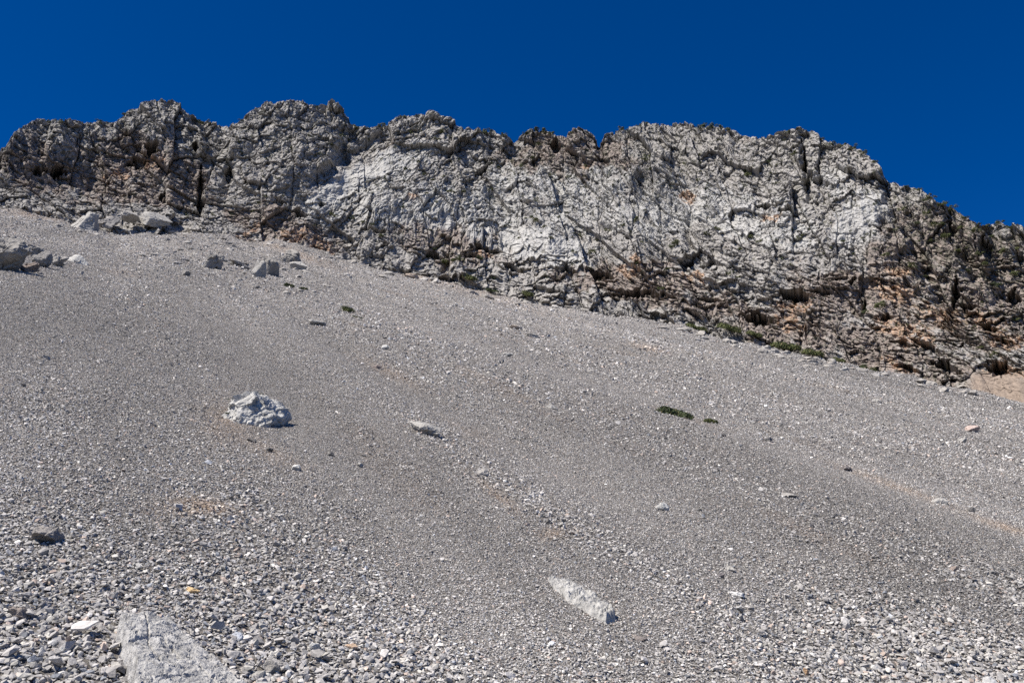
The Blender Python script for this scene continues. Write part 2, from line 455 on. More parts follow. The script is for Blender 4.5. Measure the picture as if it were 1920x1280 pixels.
# beds: ledges that stand out and undercut, warped into folds
bb = (CY - ybl[None, :]) + 20 * fbm2(CX / 170, CY / 80, 2, 99) + 34 * perlin2(CX / 330, CY / 190, 100) + 2.2 * fbm2(CX / 22, CY / 9, 3, 106)
for per, amp, sd in ((23, 1.35, 101), (10.5, .8, 102), (5.4, .42, 103)):
    ph = bb / per + .9 * perlin2(CX / 90, CY / 45, sd + 9) + .35 * perlin2(CX / 16, CY / 12, sd + 10) + .55 * f1 + .7 * f2; k = np.floor(ph); fr = (ph - k).astype(f32)
    lay = perlin2(CX / (per * 9), k * 7.31, sd)
    brk, _ = facets(CX / (per * 3.2), k * 3.7 + .5, sd + 7, .5, .3)
    gate = sstep(-.2, .35, perlin2(CX / (per * 3.2), bb / (per * 2.2), sd + 3))
    disp = disp + strata * amp * gate * (.8 * lay + .5 * brk + .85 * (fr - .5))
bd = LE + .35 * wH + .9 * fbm2(S / 9, H / 7, 2, 131) + .55 * f1 + .8 * f2
for per, amp, sd in ((1.7, .55, 132), (.75, .28, 133)):
    ph = -bd / per; k = np.floor(ph); fr = (ph - k).astype(f32)
    gate = sstep(.0, .35, perlin2(S / (per * 3), bd / (per * 2.2), sd + 3))
    disp = disp + (1 - strata) * (1 - .5 * slab) * amp * gate * (1.1 * (fr - .5) + .6 * perlin2(S / (per * 5), k * 5.7, sd))
disp = disp + f0 * .9
fan = sstep(1795, 1830, CX + .3 * wx) * sstep(30, 12, (ybl[None, :] - 22) - CY + .4 * wy - .10 * (CX - 1850)) * (CX > 1780)
disp = disp * sstep(-.25, .0, tv + .06) * (1 - .88 * fan)
Nx = -np.sin(phi) * .95; Ny = -np.cos(phi) * .95
P[..., 0] += Nx * disp; P[..., 1] += Ny * disp; P[..., 2] += -.06 * disp
# sideways breakup
P[..., 0] += .10 * fbm2(S / .9, H / .9, 3, 104) * rough
# caves and hollows under overhangs: (x, y, rx, ry, angle, depth)
CAVES = [(106, 321, 20, 15, 0, 4.5), (72, 318, 20, 8, 5, 2.6), (283, 280, 22, 12, 20, 3.8), (258, 303, 24, 13, -10, 1.8), (376, 350, 6, 40, 3, 3.0), (368, 276, 8, 12, 0, 2.2), (377, 380, 9, 20, 0, 3.5),
         (1420, 597, 34, 14, 12, 4.0), (1492, 551, 36, 10, 3, 3.6), (1540, 545, 24, 6, 5, 2.0), (1512, 320, 5, 52, -8, 3.0), (1540, 340, 16, 10, 20, 2.2), (700, 433, 24, 8, 8, 2.4), (815, 472, 20, 9, 10, 1.8),
         (910, 466, 30, 6, 8, 2.6), (880, 480, 18, 7, 0, 1.6), (1062, 508, 22, 8, 15, 2.0), (1130, 517, 30, 7, 8, 2.4), (1192, 549, 44, 11, -6, 3.0), (1790, 555, 7, 42, 4, 3.2), (1815, 575, 26, 9, 10, 2.6), (1850, 612, 24, 8, 10, 2.2),
         (1042, 266, 9, 17, 0, 2.4), (1000, 300, 9, 9, 0, 1.4), (908, 314, 20, 6, -30, 2.0), (1775, 688, 32, 12, 22, 2.6), (1872, 690, 30, 14, 0, 3.0), (1735, 645, 30, 8, 20, 2.2), (1620, 570, 8, 16, 0, 2.0), (1598, 530, 8, 10, 0, 2.2),
         (560, 398, 16, 8, 0, 1.8), (525, 382, 12, 8, 0, 1.4), (600, 385, 10, 7, 0, 1.4), (205, 345, 8, 7, 0, 1.4), (265, 345, 14, 9, 0, 1.2), (305, 372, 6, 18, 0, 1.6), (430, 330, 8, 16, 0, 2.0), (1440, 385, 26, 7, 5, 1.6), (1478, 395, 20, 6, 5, 1.6), (1290, 490, 12, 16, -30, 1.8),
         (1330, 500, 20, 8, 0, 1.6), (1700, 690, 30, 6, 18, 1.8), (1690, 640, 24, 7, 14, 1.8), (1660, 590, 14, 9, 0, 1.6), (1120, 270, 6, 14, 0, 1.6), (1240, 555, 26, 6, 8, 1.6), (960, 500, 26, 6, 20, 1.8), (1020, 545, 30, 6, 16, 1.4), (1330, 560, 30, 6, 6, 1.6), (1880, 640, 24, 8, 15, 2.0),
         (1900, 560, 16, 20, 0, 2.0), (1850, 470, 12, 22, -20, 2.0), (1780, 430, 16, 16, 0, 1.6)]
wx2 = 9 * fbm2(CX / 26, CY / 14, 2, 141); wy2 = 5 * fbm2(CX / 26, CY / 14, 2, 142)
cn1 = .9 * fbm2(CX / 11, CY / 9, 3, 143); cn2 = .5 * fbm2(CX / 13, CY / 8, 3, 144)
rec = 0
for (cx, cy, rx, ry, an, dp) in CAVES:
    if an == 0 and rx > ry * 1.5: an = 10
    c_, s_ = math.cos(math.radians(an)), math.sin(math.radians(an))
    dx_ = CX - cx + wx2; dy_ = CY - cy + wy2
    uu = (dx_ * c_ + dy_ * s_) / (rx * 1.1); vv = (-dx_ * s_ + dy_ * c_) / (ry * 1.1)
    vv = vv / (.35 + .65 * np.clip(1 - np.abs(uu), 0, 1)) + cn1
    d = (np.abs(uu + cn2) ** 1.4 + np.abs(vv) ** 1.4) ** (1 / 1.4)
    rec = np.maximum(rec, dp * 1.2 * (1 + .5 * cn1) * sstep(1.05, .86, d) * (1 - .8 * sstep(-.1, .95, vv)))
P[..., 0] += np.sin(phi) * rec; P[..., 1] += np.cos(phi) * rec

# colour of the rock itself
n_a = fbm2(S / 7, H / 5, 4, 111); n_b = fbm2(S / 1.6, LE / 1.0, 4, 112, .6); n_c = fbm2(S / .6, LE / .45, 3, 113, .6)
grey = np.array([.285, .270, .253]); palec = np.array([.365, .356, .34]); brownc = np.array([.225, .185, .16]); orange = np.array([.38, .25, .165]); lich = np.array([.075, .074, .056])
kp = sstep(.30, .62, pale * .62 + .3 * slab + .55 * n_b + .25 * n_a + .28 * f2 + .12 * f3)[..., None] * .95
C = grey * (1 - kp) + palec * kp
kb = sstep(.2, .6, brown * .62 + .5 * n_a + .4 * n_b - .25 * pale - .2 * f2)[..., None] * .85
C = C * (1 - kb) + brownc * kb
org = 0
for a in [(1690, 515, 40, 16, 25), (1680, 545, 60, 22, 20), (1845, 605, 60, 26, 20), (1890, 640, 50, 20, 10), (1490, 570, 55, 12, 0), (775, 372, 22, 7, 0), (470, 430, 40, 12, -25), (600, 460, 50, 10, 20), (1180, 500, 30, 14, 0), (1290, 375, 14, 16, -30), (1450, 405, 30, 8, 0), (1300, 520, 40, 12, 10), (1100, 310, 14, 8, 0), (1880, 700, 50, 30, 0), (1690, 690, 50, 12, 15), (560, 440, 60, 14, 5), (910, 480, 26, 8, 0), (1760, 590, 60, 30, 20), (1480, 600, 30, 20, 0), (1700, 620, 80, 26, 20), (215, 330, 40, 14, 0), (280, 300, 30, 20, 0)]:
    org = np.maximum(org, sstep(1.4, .3, ell(*a, warp=.9)))
ko = sstep(.25, .6, org * (.55 + .7 * n_c + .7 * n_b + .25 * f3))[..., None] * .8
C = C * (1 - ko) + orange * ko
n_d = fbm2(S / .42, H / .34, 3, 114, .65)
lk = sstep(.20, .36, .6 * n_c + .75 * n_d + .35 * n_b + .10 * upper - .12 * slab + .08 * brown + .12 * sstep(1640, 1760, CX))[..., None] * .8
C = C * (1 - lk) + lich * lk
C = C * (1 + .22 * n_c)[..., None]
# the brown gravel fan behind the crest at the right edge
C = C * (1 - fan[..., None]) + (np.array([.22, .175, .14]) * (1 + .3 * n_c)[..., None]) * fan[..., None]
C = np.clip(C, .02, .8)

# the far side behind the ridge, falling away
rows = [P]; cols = [C]
top = P[-1]; tphi = phi[-1]
for k, (back, drop) in enumerate([(.5, .1), (1.3, .5), (2.6, 1.5), (5, 4), (9, 8), (16, 16), (26, 30), (40, 55), (60, 95)]):
    n = fbm2(S[-1] / 2.0, S[-1] * 0 + k * 3.1, 3, 120) * min(.6, .2 * (k + 1))
    rows.append(np.stack([top[:, 0] + np.sin(tphi) * back, top[:, 1] + np.cos(tphi) * back, top[:, 2] - drop + n], -1)[None])
    cols.append(C[-1:] * 1.0)
PV = np.concatenate(rows); CV = np.concatenate(cols)
me = mesh_from('cliff', PV, grid_faces(PV.shape[0], NX), 4, M_CLIFF, CV.reshape(-1, 3), False)
tag(link('cliff', me), 'craggy grey limestone cliff above the scree slope', 'cliff', kind='structure')


def cliff_at(x, y):
    j = int(np.argmin(np.abs(xs - x)))
    i = int(np.argmin(np.abs(CY[:, j] - y)))
    return P[i, j].copy()


# ------------------------------------------------------------------ gravel: loose stones over the sheet
def hull(npts, seed, dims):
    r = np.random.default_rng(seed)
    bm = bmesh.new()
    for k in range(npts):
        v = r.normal(size=3); v /= np.linalg.norm(v)
        v = v * (np.abs(v) ** -.25).clip(.8, 1.5) * r.uniform(.8, 1.1)
        bm.verts.new(v * dims)
    res = bmesh.ops.convex_hull(bm, input=bm.verts[:])
    junk = [g for g in res['geom_interior'] if isinstance(g, bmesh.types.BMVert)]
    bmesh.ops.delete(bm, geom=junk, context='VERTS')
    bmesh.ops.triangulate(bm, faces=bm.faces[:])
    bmesh.ops.recalc_face_normals(bm, faces=bm.faces[:])
    bm.verts.index_update()
    Vv = np.array([v.co[:] for v in bm.verts]); Ff = np.array([[v.index for v in f.verts] for f in bm.faces])
    bm.free()
    return Vv, Ff


HI = [hull(13, 500 + k, np.array([1, rng.uniform(.6, .9), rng.uniform(.28, .5)]) * .5) for k in range(22)]
LO = [hull(7, 700 + k, np.array([1, rng.uniform(.65, .95), rng.uniform(.34, .6)]) * .5) for k in range(14)]

ci = slice(3, len(RR) - 1)
cx4 = (gpx[:-1, :859] + gpx[1:, 1:860]) / 2; cy4 = (gpy[:-1, :859] + gpy[1:, 1:860]) / 2
dxp = np.abs(gpx[:-1, 1:860] - gpx[:-1, :859]); dyp = gpy[:-1, :859] - gpy[1:, :859]
area = np.clip(dxp, 0, 60) * np.clip(dyp, 0, 60) * (1024 / 1920) ** 2
Xc = (GX[:-1, :859] + GX[1:, 1:860]) / 2; Yc = (GY[:-1, :859] + GY[1:, 1:860]) / 2
rc = np.hypot(Xc, Yc)
okc = (cx4 > -260) & (cx4 < 2180) & (cy4 < 1520) & (rc > 2.6) & (rc < np.interp(np.arctan2(Xc, Yc), _bphi, _brb) + 1.0)
sz, tn, ru = tone_fields(Xc, Yc, cx4, cy4)
pxm = 995.6 / np.linalg.norm(np.stack([Xc, Yc, ground_z(Xc, Yc, False)], -1), axis=-1)
MED = .0200
s_px = np.maximum(MED * sz * pxm, (1.5 - .22 * sstep(30, 90, rc)) * sz ** (.85 - .35 * sstep(30, 90, rc)))
cover = 1.9
lam = np.where(okc, cover * area / (.46 * s_px ** 2), 0)
cnt = np.random.default_rng(3).poisson(lam)
print('stones', cnt.sum())
ii, jj = np.nonzero(cnt)
rep = cnt[ii, jj]
ii = np.repeat(ii, rep); jj = np.repeat(jj, rep)
n = len(ii)
r5 = np.random.default_rng(5)
fr = r5.random(n); fp = r5.random(n)
rr_ = RR[ii] + (RR[ii + 1] - RR[ii]) * fr; pp_ = PH[jj] + (PH[jj + 1] - PH[jj]) * fp
SX = np.sin(pp_) * rr_; SY = np.cos(pp_) * rr_
SZ = ground_z(SX, SY)
size = (s_px / pxm)[ii, jj] * np.exp(r5.normal(0, 1, n) * np.where(s_px[ii, jj] < 2.2, .28, .38)) * np.where(r5.random(n) < .012, r5.uniform(1.3, 2.0, n), 1)
size = np.minimum(size, np.maximum(.16, 3.2 * (1.55 / pxm)[ii, jj]))
tint = tn[ii, jj] * np.exp(r5.normal(0, 1, n) * np.where(s_px[ii, jj] < 3, .30, .20) - .02)
scol = np.array([.368, .350, .334]) * tint[:, None]
kind = r5.random(n)
scol = np.where((kind < .05)[:, None], np.array([.44, .36, .31]) * tint[:, None], scol)
scol = np.where(((kind > .05) & (kind < np.where(s_px[ii, jj] < 2.2, .058, .072)))[:, None], np.array([.50, .485, .46]) * tint[:, None] ** .4, scol)
scol = np.where(((kind > .09) & (kind < .14))[:, None], np.array([.22, .23, .25]) * tint[:, None], scol)
scol = np.where(((kind > .14) & (kind < .30))[:, None], np.array([.43, .41, .375]) * tint[:, None], scol)
kr = (np.clip(ru[ii, jj], 0, 1) * (r5.random(n) < .75))[:, None]
scol = np.clip(scol * (1 - .6 * kr) + np.array([.40, .295, .21]) * .6 * kr * tint[:, None], .03, .75)
sn = np.array([-SLOPE * UX, -SLOPE * UY, 1.0]); sn /= np.linalg.norm(sn)
nz = sn + r5.normal(0, .42, (n, 3)); nz /= np.linalg.norm(nz, axis=1)[:, None]
tx = r5.normal(size=(n, 3)); tx -= nz * (tx * nz).sum(1)[:, None]; tx /= np.linalg.norm(tx, axis=1)[:, None]
ty = np.cross(nz, tx)
pos = np.stack([SX, SY, SZ], -1) + sn * (size * r5.uniform(.02, .46, n))[:, None]
big_ = (size * pxm[ii, jj]) > 3.2
Vs, Fs, Cs = [], [], []; off = 0
for temps, selm in ((HI, big_), (LO, ~big_)):
    idx_all = np.nonzero(selm)[0]
    which = r5.integers(0, len(temps), len(idx_all))
    for k, (tv_, tf_) in enumerate(temps):
        idx = idx_all[which == k]
        if len(idx) == 0: continue
        sc = size[idx][:, None]
        v = (tx[idx][:, None] * tv_[None, :, 0:1] + ty[idx][:, None] * tv_[None, :, 1:2] + nz[idx][:, None] * tv_[None, :, 2:3]) * sc[:, None] + pos[idx][:, None]
        Vs.append(v.reshape(-1, 3).astype(f32))
        Fs.append((tf_[None] + (np.arange(len(idx)) * len(tv_))[:, None, None] + off).reshape(-1, 3).astype(np.int32))
        Cs.append(np.repeat(scol[idx], len(tv_), 0).astype(f32))
        off += len(idx) * len(tv_)
me = mesh_from('loose_gravel', np.concatenate(Vs), np.concatenate(Fs), 3, M_GRAVEL, np.concatenate(Cs), False)
print('stone tris', len(me.polygons))
tag(link('loose_gravel', me), 'loose angular grey gravel covering the scree slope', 'gravel', kind='stuff')
del Vs, Fs, Cs

# ------------------------------------------------------------------ boulders and single stones
PALE = (.36, .345, .32); GREY = (.27, .255, .235); DARK = (.17, .16, .15); TAN = (.50, .36, .20); PINK = (.44, .35, .31); WHITE = (.52, .51, .48); MID = (.33, .31, .285)


def rock_mesh(seed, dims, sub, color, planes=None, nplanes=13, rough=.07, lichen=.3, sharp=16.0, lo=.55):
    r = np.random.default_rng(seed)
    bm = bmesh.new(); bmesh.ops.create_icosphere(bm, subdivisions=sub, radius=1)
    bm.verts.index_update()
    D = np.array([v.co[:] for v in bm.verts]); Fc = np.array([[v.index for v in f.verts] for f in bm.faces]); bm.free()
    if planes is None:
        pn = r.normal(size=(nplanes, 3)); pn /= np.linalg.norm(pn, axis=1)[:, None]
        ph = r.uniform(lo, 1.0, nplanes)
    else:
        pn = np.array([p[:3] for p in planes], float); ph = np.array([p[3] for p in planes], float)
        pn /= np.linalg.norm(pn, axis=1)[:, None]
    q = (D @ pn.T) / ph[None]                      # inverse radius, soft maximum over the planes
    q = np.maximum(q, .05)
    q = (q ** sharp).sum(1) ** (1 / sharp)
    rad = np.minimum(1 / np.maximum(q, .6), 1.45)
    W = D * rad[:, None]
    o = r.uniform(-50, 50, 3)
    nn = fbm3(W[:, 0] * 2.2 + o[0], W[:, 1] * 2.2 + o[1], W[:, 2] * 2.2 + o[2], 5, seed % 97, .58)
    rg = 1 - 2 * np.abs(perlin3(W[:, 0] * 3 + o[1], W[:, 1] * 3 + o[2], W[:, 2] * 4.5 + o[0], seed % 89))
    ax_ = r.normal(size=3) * np.array([.5, .5, 1]); ax_ /= np.linalg.norm(ax_)
    hb = W @ ax_ * 5 + 1.2 * nn + o[0]
    led = (.5 - (hb - np.floor(hb))) * sstep(-.2, .3, fbm3(W[:, 0] * 2, W[:, 1] * 2, W[:, 2] * 2 + o[1], 2, 41))
    kc = D[r.integers(0, len(D), 34)] * r.uniform(.75, 1.0, 34)[:, None]
    kd = ((W[:, None, :] - kc[None]) ** 2).sum(-1); ki = kd.argmin(1)
    fac = r.uniform(-.6, .6, 34)[ki] + ((W - kc[ki]) * r.normal(0, 1.5, (34, 3))[ki]).sum(1)
    n2 = fbm3(W[:, 0] * 7 + o[2], W[:, 1] * 7 + o[0], W[:, 2] * 7, 4, seed % 71, .6)
    W = W * (1 + rough * 1.5 * nn + rough * .5 * np.minimum(rg, .5) + rough * .6 * led + rough * .55 * n2 + rough * 1.1 * fac)[:, None]
    W = (W - (W.max(0) + W.min(0)) / 2) / ((W.max(0) - W.min(0)) / 2)
    W = W * np.array(dims)[None] * .5
    c = np.array(color)[None] * (1 + .35 * nn)[:, None]
    l = sstep(.1, .45, fbm3(W[:, 0] * 9 + o[2], W[:, 1] * 9, W[:, 2] * 9 + o[0], 4, 33, .6) + .15 * nn)[:, None] * lichen
    c = np.clip(c * (1 - l) + np.array([.08, .075, .065])[None] * l, .02, .85)
    return mesh_from('rock', W, Fc, 3, M_ROCK, c, False)


def rot_slope(yaw, tilt=1.0):
    """rotation laying a thing on the slope (tilt 1) or level (tilt 0)"""
    from mathutils import Vector, Matrix
    nrm = Vector((sn[0] * tilt, sn[1] * tilt, 1 - tilt + sn[2] * tilt)).normalized()
    return Vector((0, 0, 1)).rotation_difference(nrm).to_matrix() @ Matrix.Rotation(yaw, 3, 'Z')


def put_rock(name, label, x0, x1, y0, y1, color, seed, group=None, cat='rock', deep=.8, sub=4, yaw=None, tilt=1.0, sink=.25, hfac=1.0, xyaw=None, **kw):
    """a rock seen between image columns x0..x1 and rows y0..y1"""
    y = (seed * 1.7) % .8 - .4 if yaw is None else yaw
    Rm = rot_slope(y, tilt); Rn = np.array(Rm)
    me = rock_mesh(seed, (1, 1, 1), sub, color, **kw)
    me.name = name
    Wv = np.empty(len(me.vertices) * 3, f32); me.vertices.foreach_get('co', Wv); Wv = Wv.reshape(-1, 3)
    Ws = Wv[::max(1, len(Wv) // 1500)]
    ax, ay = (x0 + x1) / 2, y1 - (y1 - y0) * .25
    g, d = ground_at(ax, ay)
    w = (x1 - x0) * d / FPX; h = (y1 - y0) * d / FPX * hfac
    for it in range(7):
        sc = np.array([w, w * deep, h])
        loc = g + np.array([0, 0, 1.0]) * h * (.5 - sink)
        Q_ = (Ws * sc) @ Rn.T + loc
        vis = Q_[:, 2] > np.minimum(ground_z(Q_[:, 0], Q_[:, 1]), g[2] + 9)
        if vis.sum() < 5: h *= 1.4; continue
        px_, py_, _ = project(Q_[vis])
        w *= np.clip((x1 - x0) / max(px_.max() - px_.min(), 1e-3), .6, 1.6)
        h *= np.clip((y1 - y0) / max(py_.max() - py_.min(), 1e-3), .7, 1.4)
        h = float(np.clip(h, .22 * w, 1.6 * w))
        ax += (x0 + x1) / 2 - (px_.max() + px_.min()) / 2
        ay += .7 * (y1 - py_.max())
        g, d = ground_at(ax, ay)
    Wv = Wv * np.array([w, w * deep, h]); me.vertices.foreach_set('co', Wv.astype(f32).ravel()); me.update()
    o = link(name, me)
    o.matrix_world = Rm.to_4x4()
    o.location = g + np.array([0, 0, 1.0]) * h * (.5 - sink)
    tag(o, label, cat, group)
    return o


box = [(-1, 0, .05, .8), (1, .1, 0, .8), (0, -1, .06, .8), (0, 1, 0, .8), (0, 0, 1, .75), (0, 0, -1, .9), (-.7, -.7, .3, .92), (.4, -.6, .7, 1.0)]

def flush_rock(name, label, cat, poly, lift, edge, color, seed, cell, rough, lichen=.4, over=None, cracks=(), flat=1.0):
    """a rock whose outline on the ground is traced; lift gives its height over the gravel at each corner"""
    pts = np.array([ground_at(x, y)[0] for x, y in poly]); lift = np.array(lift, float)
    ux = np.array([QX, QY, 0.0]); uy = np.cross(sn, ux)
    c0 = pts.mean(0)
    ab = np.stack([(pts - c0) @ ux, (pts - c0) @ uy], -1)
    lo2 = ab.min(0) - edge * 3; hi2 = ab.max(0) + edge * 3
    na, nb = int((hi2[0] - lo2[0]) / cell) + 2, int((hi2[1] - lo2[1]) / cell) + 2
    A, Bq = np.meshgrid(np.linspace(lo2[0], hi2[0], na), np.linspace(lo2[1], hi2[1], nb))
    Aw = A + edge * .7 * fbm2(A / (edge * 4) + seed, Bq / (edge * 4), 4, seed); Bw = Bq + edge * .7 * fbm2(A / (edge * 4) + 31, Bq / (edge * 4), 4, seed + 5)
    dist = np.full(A.shape, 1e9); inside = np.zeros(A.shape, bool)
    m = len(ab)
    for k in range(m):
        p, q = ab[k], ab[(k + 1) % m]
        e = q - p; t = np.clip(((Aw - p[0]) * e[0] + (Bw - p[1]) * e[1]) / (e @ e), 0, 1)
        dist = np.minimum(dist, np.hypot(Aw - p[0] - t * e[0], Bw - p[1] - t * e[1]))
        cr = (p[1] > Bw) != (q[1] > Bw)
        inside ^= cr & (Aw < (q[0] - p[0]) * (Bw - p[1]) / (q[1] - p[1] + 1e-12) + p[0])
    sd = np.where(inside, dist, -dist)
    wgt = 1 / (((A[..., None] - ab[:, 0]) ** 2 + (Bq[..., None] - ab[:, 1]) ** 2) + edge ** 2)
    L_ = (wgt * lift).sum(-1) / wgt.sum(-1)
    fr_, ed_ = facets(A / (edge * 4) + .5 * fbm2(A / edge, Bq / edge, 3, seed + 21), Bq / (edge * 4) + .5 * fbm2(A / edge + 9, Bq / edge, 3, seed + 22), seed + 3, .5, .7)
    fr2, ed2 = facets(A / (edge * 1.6) + 9, Bq / (edge * 1.6), seed + 4, .5, .7)
    nz_ = fbm2(A / (edge * 2), Bq / (edge * 2), 6, seed + 1, .58)
    top_ = L_ + rough * (.55 * fr_ + .3 * fr2 + .8 * nz_) - rough * .35 * sstep(.06, 0, ed_)
    for (xa, ya, xb, yb_, wd, dp) in cracks:
        pa, pb = ground_at(xa, ya)[0] - c0, ground_at(xb, yb_)[0] - c0
        a0 = np.array([pa @ ux, pa @ uy]); e = np.array([pb @ ux, pb @ uy]) - a0
        t = np.clip(((Aw - a0[0]) * e[0] + (Bw - a0[1]) * e[1]) / (e @ e), 0, 1)
        dc = np.hypot(Aw - a0[0] - t * e[0], Bw - a0[1] - t * e[1]) + wd * .5 * fbm2(A / (wd * 2), Bq / (wd * 2), 3, seed + 41)
        top_ = top_ - dp * sstep(wd, wd * .35, dc)
    prof_ = sstep(-edge * .3, edge * .45, sd)
    Xw = c0[0] + A * ux[0] + Bq * uy[0]; Yw = c0[1] + A * ux[1] + Bq * uy[1]
    Zg = ground_z(Xw, Yw)
    top_ = top_ + .006 * fbm2(A / .03, Bq / .03, 3, seed + 31)
    Zw = Zg - .12 - np.maximum(L_, 0) * .2 + (top_ + .12 + np.maximum(L_, 0) * .2) * prof_
    c = np.array(color) * (1 + .3 * nz_ + .12 * fr_)[..., None]
    l = (sstep(.08, .4, fbm2(A / (edge * 1.1), Bq / (edge * 1.1), 5, seed + 9, .62) + .2 * nz_) * lichen)[..., None]
    c = np.clip(c * (1 - l) + np.array([.09, .085, .075]) * l, .02, .8)
    Pv = np.stack([Xw, Yw, Zw], -1)
    if over is not None:
        steepm = np.exp(-(sd / (edge * .8)) ** 2)
        Pv = Pv + steepm[..., None] * np.array(over) * fbm2(A / edge, Bq / edge, 3, seed + 17)[..., None]
    me = mesh_from(name, Pv, grid_faces(nb, na), 4, M_ROCK, c.reshape(-1, 3), False)
    return tag(link(name, me), label, cat)


flush_rock('foreground_slab', 'large pale angular rock slab jutting from the gravel, cut off by the bottom edge of the photo', 'boulder',
           [(218, 1205), (262, 1192), (310, 1180), (350, 1205), (392, 1243), (440, 1284), (520, 1345), (560, 1420), (300, 1470), (258, 1400), (240, 1300)],
           [.15, .13, .06, .04, .05, .05, .05, .05, .12, .17, .17], .032, (.41, .40, .385), 301, .0055, .022, .5,
           cracks=[(238, 1252, 300, 1232, .014, .035), (300, 1232, 330, 1262, .008, .02), (318, 1245, 334, 1275, .016, .04), (262, 1192, 290, 1300, .007, .015), (350, 1262, 420, 1330, .01, .025), (290, 1330, 400, 1300, .012, .03)])

B = []
B.append(put_rock('boulder', 'big white weathered boulder with green moss tufts standing alone on the mid slope', 416, 546, 732, 800, (.44, .43, .405), 311, cat='boulder', sub=6, deep=.9, sink=.5, rough=.16, lichen=.6, yaw=0, tilt=.8, planes=[(-.45, -.3, .9, .62), (.55, -.2, .9, .55), (.2, -1, .6, .62), (-.1, .3, 1, .62), (1, -.25, .1, .9), (-1, 0, .2, .95), (0, 1, .2, .8), (0, 0, -1, .8), (-.5, -.8, .2, .8)], sharp=22))
B.append(put_rock('boulder', 'long narrow pale rock with a dark overhanging lower end, right of the mossy white boulder', 768, 828, 789, 819, PALE, 313, cat='boulder', sub=5, deep=.55, yaw=-.5, sink=.25))
B.append(flush_rock('rock_outcrop', 'flat pale rock worn nearly flush with the gravel, dark hollow at its lower right tip', 'outcrop',
                    [(1022, 1086), (1060, 1087), (1096, 1104), (1128, 1130), (1156, 1166), (1140, 1174), (1105, 1152), (1066, 1130), (1040, 1108)],
                    [.02, .02, .025, .035, .08, .10, .05, .025, .02], .05, (.39, .38, .36), 317, .008, .055, .5))
# the block and the chunk leaning on it
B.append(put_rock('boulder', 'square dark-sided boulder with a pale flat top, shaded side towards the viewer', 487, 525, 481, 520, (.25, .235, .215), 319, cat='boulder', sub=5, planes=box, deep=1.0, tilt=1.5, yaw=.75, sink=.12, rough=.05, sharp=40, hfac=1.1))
B.append(put_rock('boulder', 'pale sunlit chunk of rock leaning against the square dark-sided boulder', 472, 500, 488, 521, PALE, 323, cat='boulder', sub=5, deep=.9, tilt=1.1, yaw=.3, sink=.15, rough=0.075))
# craggy group left of it
B.append(put_rock('boulder', 'craggy grey rock with a black overhang, left of the square boulder', 378, 421, 474, 505, GREY, 329, cat='boulder', sub=5, planes=box, deep=.9, tilt=1.2, yaw=.3, sink=.15, rough=0.150))
B.append(put_rock('boulder', 'low rough grey rock between the craggy overhung rock and the square boulder', 424, 470, 486, 506, GREY, 331, cat='boulder', sub=5, deep=.9, tilt=.6, sink=.3, rough=0.150))
B.append(put_rock('boulder', 'small rounded grey rock standing below the craggy overhung rock', 340, 358, 505, 518, GREY, 333, cat='boulder', sub=4, deep=.8, tilt=1.2, sink=.2))
B.append(put_rock('boulder', 'rough grey rock just uphill and right of the square boulder', 526, 566, 468, 494, GREY, 335, cat='boulder', sub=5, deep=.9, tilt=1.2, sink=.25, rough=0.150))
B.append(put_rock('boulder', 'pale low rock right of the square boulder', 542, 576, 490, 508, PALE, 337, cat='boulder', sub=5, deep=.8, tilt=.7, sink=.3))
# cluster at the left edge
B.append(put_rock('boulder', 'biggest rock of the left edge cluster, steep ribbed grey face and dark underside', -40, 62, 442, 508, GREY, 341, cat='boulder', sub=6, deep=.8, tilt=.9, yaw=.5, sink=.2, rough=0.150, hfac=1.05))
B.append(put_rock('boulder', 'pale rounded rock at the foot of the left edge cluster', -12, 34, 476, 502, MID, 343, cat='boulder', sub=5, deep=.8, tilt=1.2, sink=.2))
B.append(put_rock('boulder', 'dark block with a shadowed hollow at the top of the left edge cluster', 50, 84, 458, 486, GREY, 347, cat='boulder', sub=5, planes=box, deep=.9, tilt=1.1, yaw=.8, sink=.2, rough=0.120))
B.append(put_rock('boulder', 'blunt grey rock in the middle of the left edge cluster', 58, 100, 470, 502, GREY, 349, cat='boulder', sub=5, deep=.9, tilt=1.2, sink=.2, rough=0.135))
B.append(put_rock('boulder', 'lower dark brown rock at the bottom of the left edge cluster', 36, 78, 490, 511, (.24, .2, .18), 351, cat='boulder', sub=5, deep=.8, tilt=1.2, sink=.2, rough=0.135))
B.append(put_rock('boulder', 'rightmost upright rock of the left edge cluster', 92, 130, 476, 501, MID, 353, cat='boulder', sub=5, deep=.8, tilt=1.2, sink=.2, rough=0.135))
B.append(put_rock('boulder', 'thin white rock slab trailing right from the left edge cluster', 122, 166, 477, 498, (.5, .485, .455), 355, cat='boulder', sub=5, deep=.4, tilt=1, yaw=-.45, sink=.45, hfac=.7))
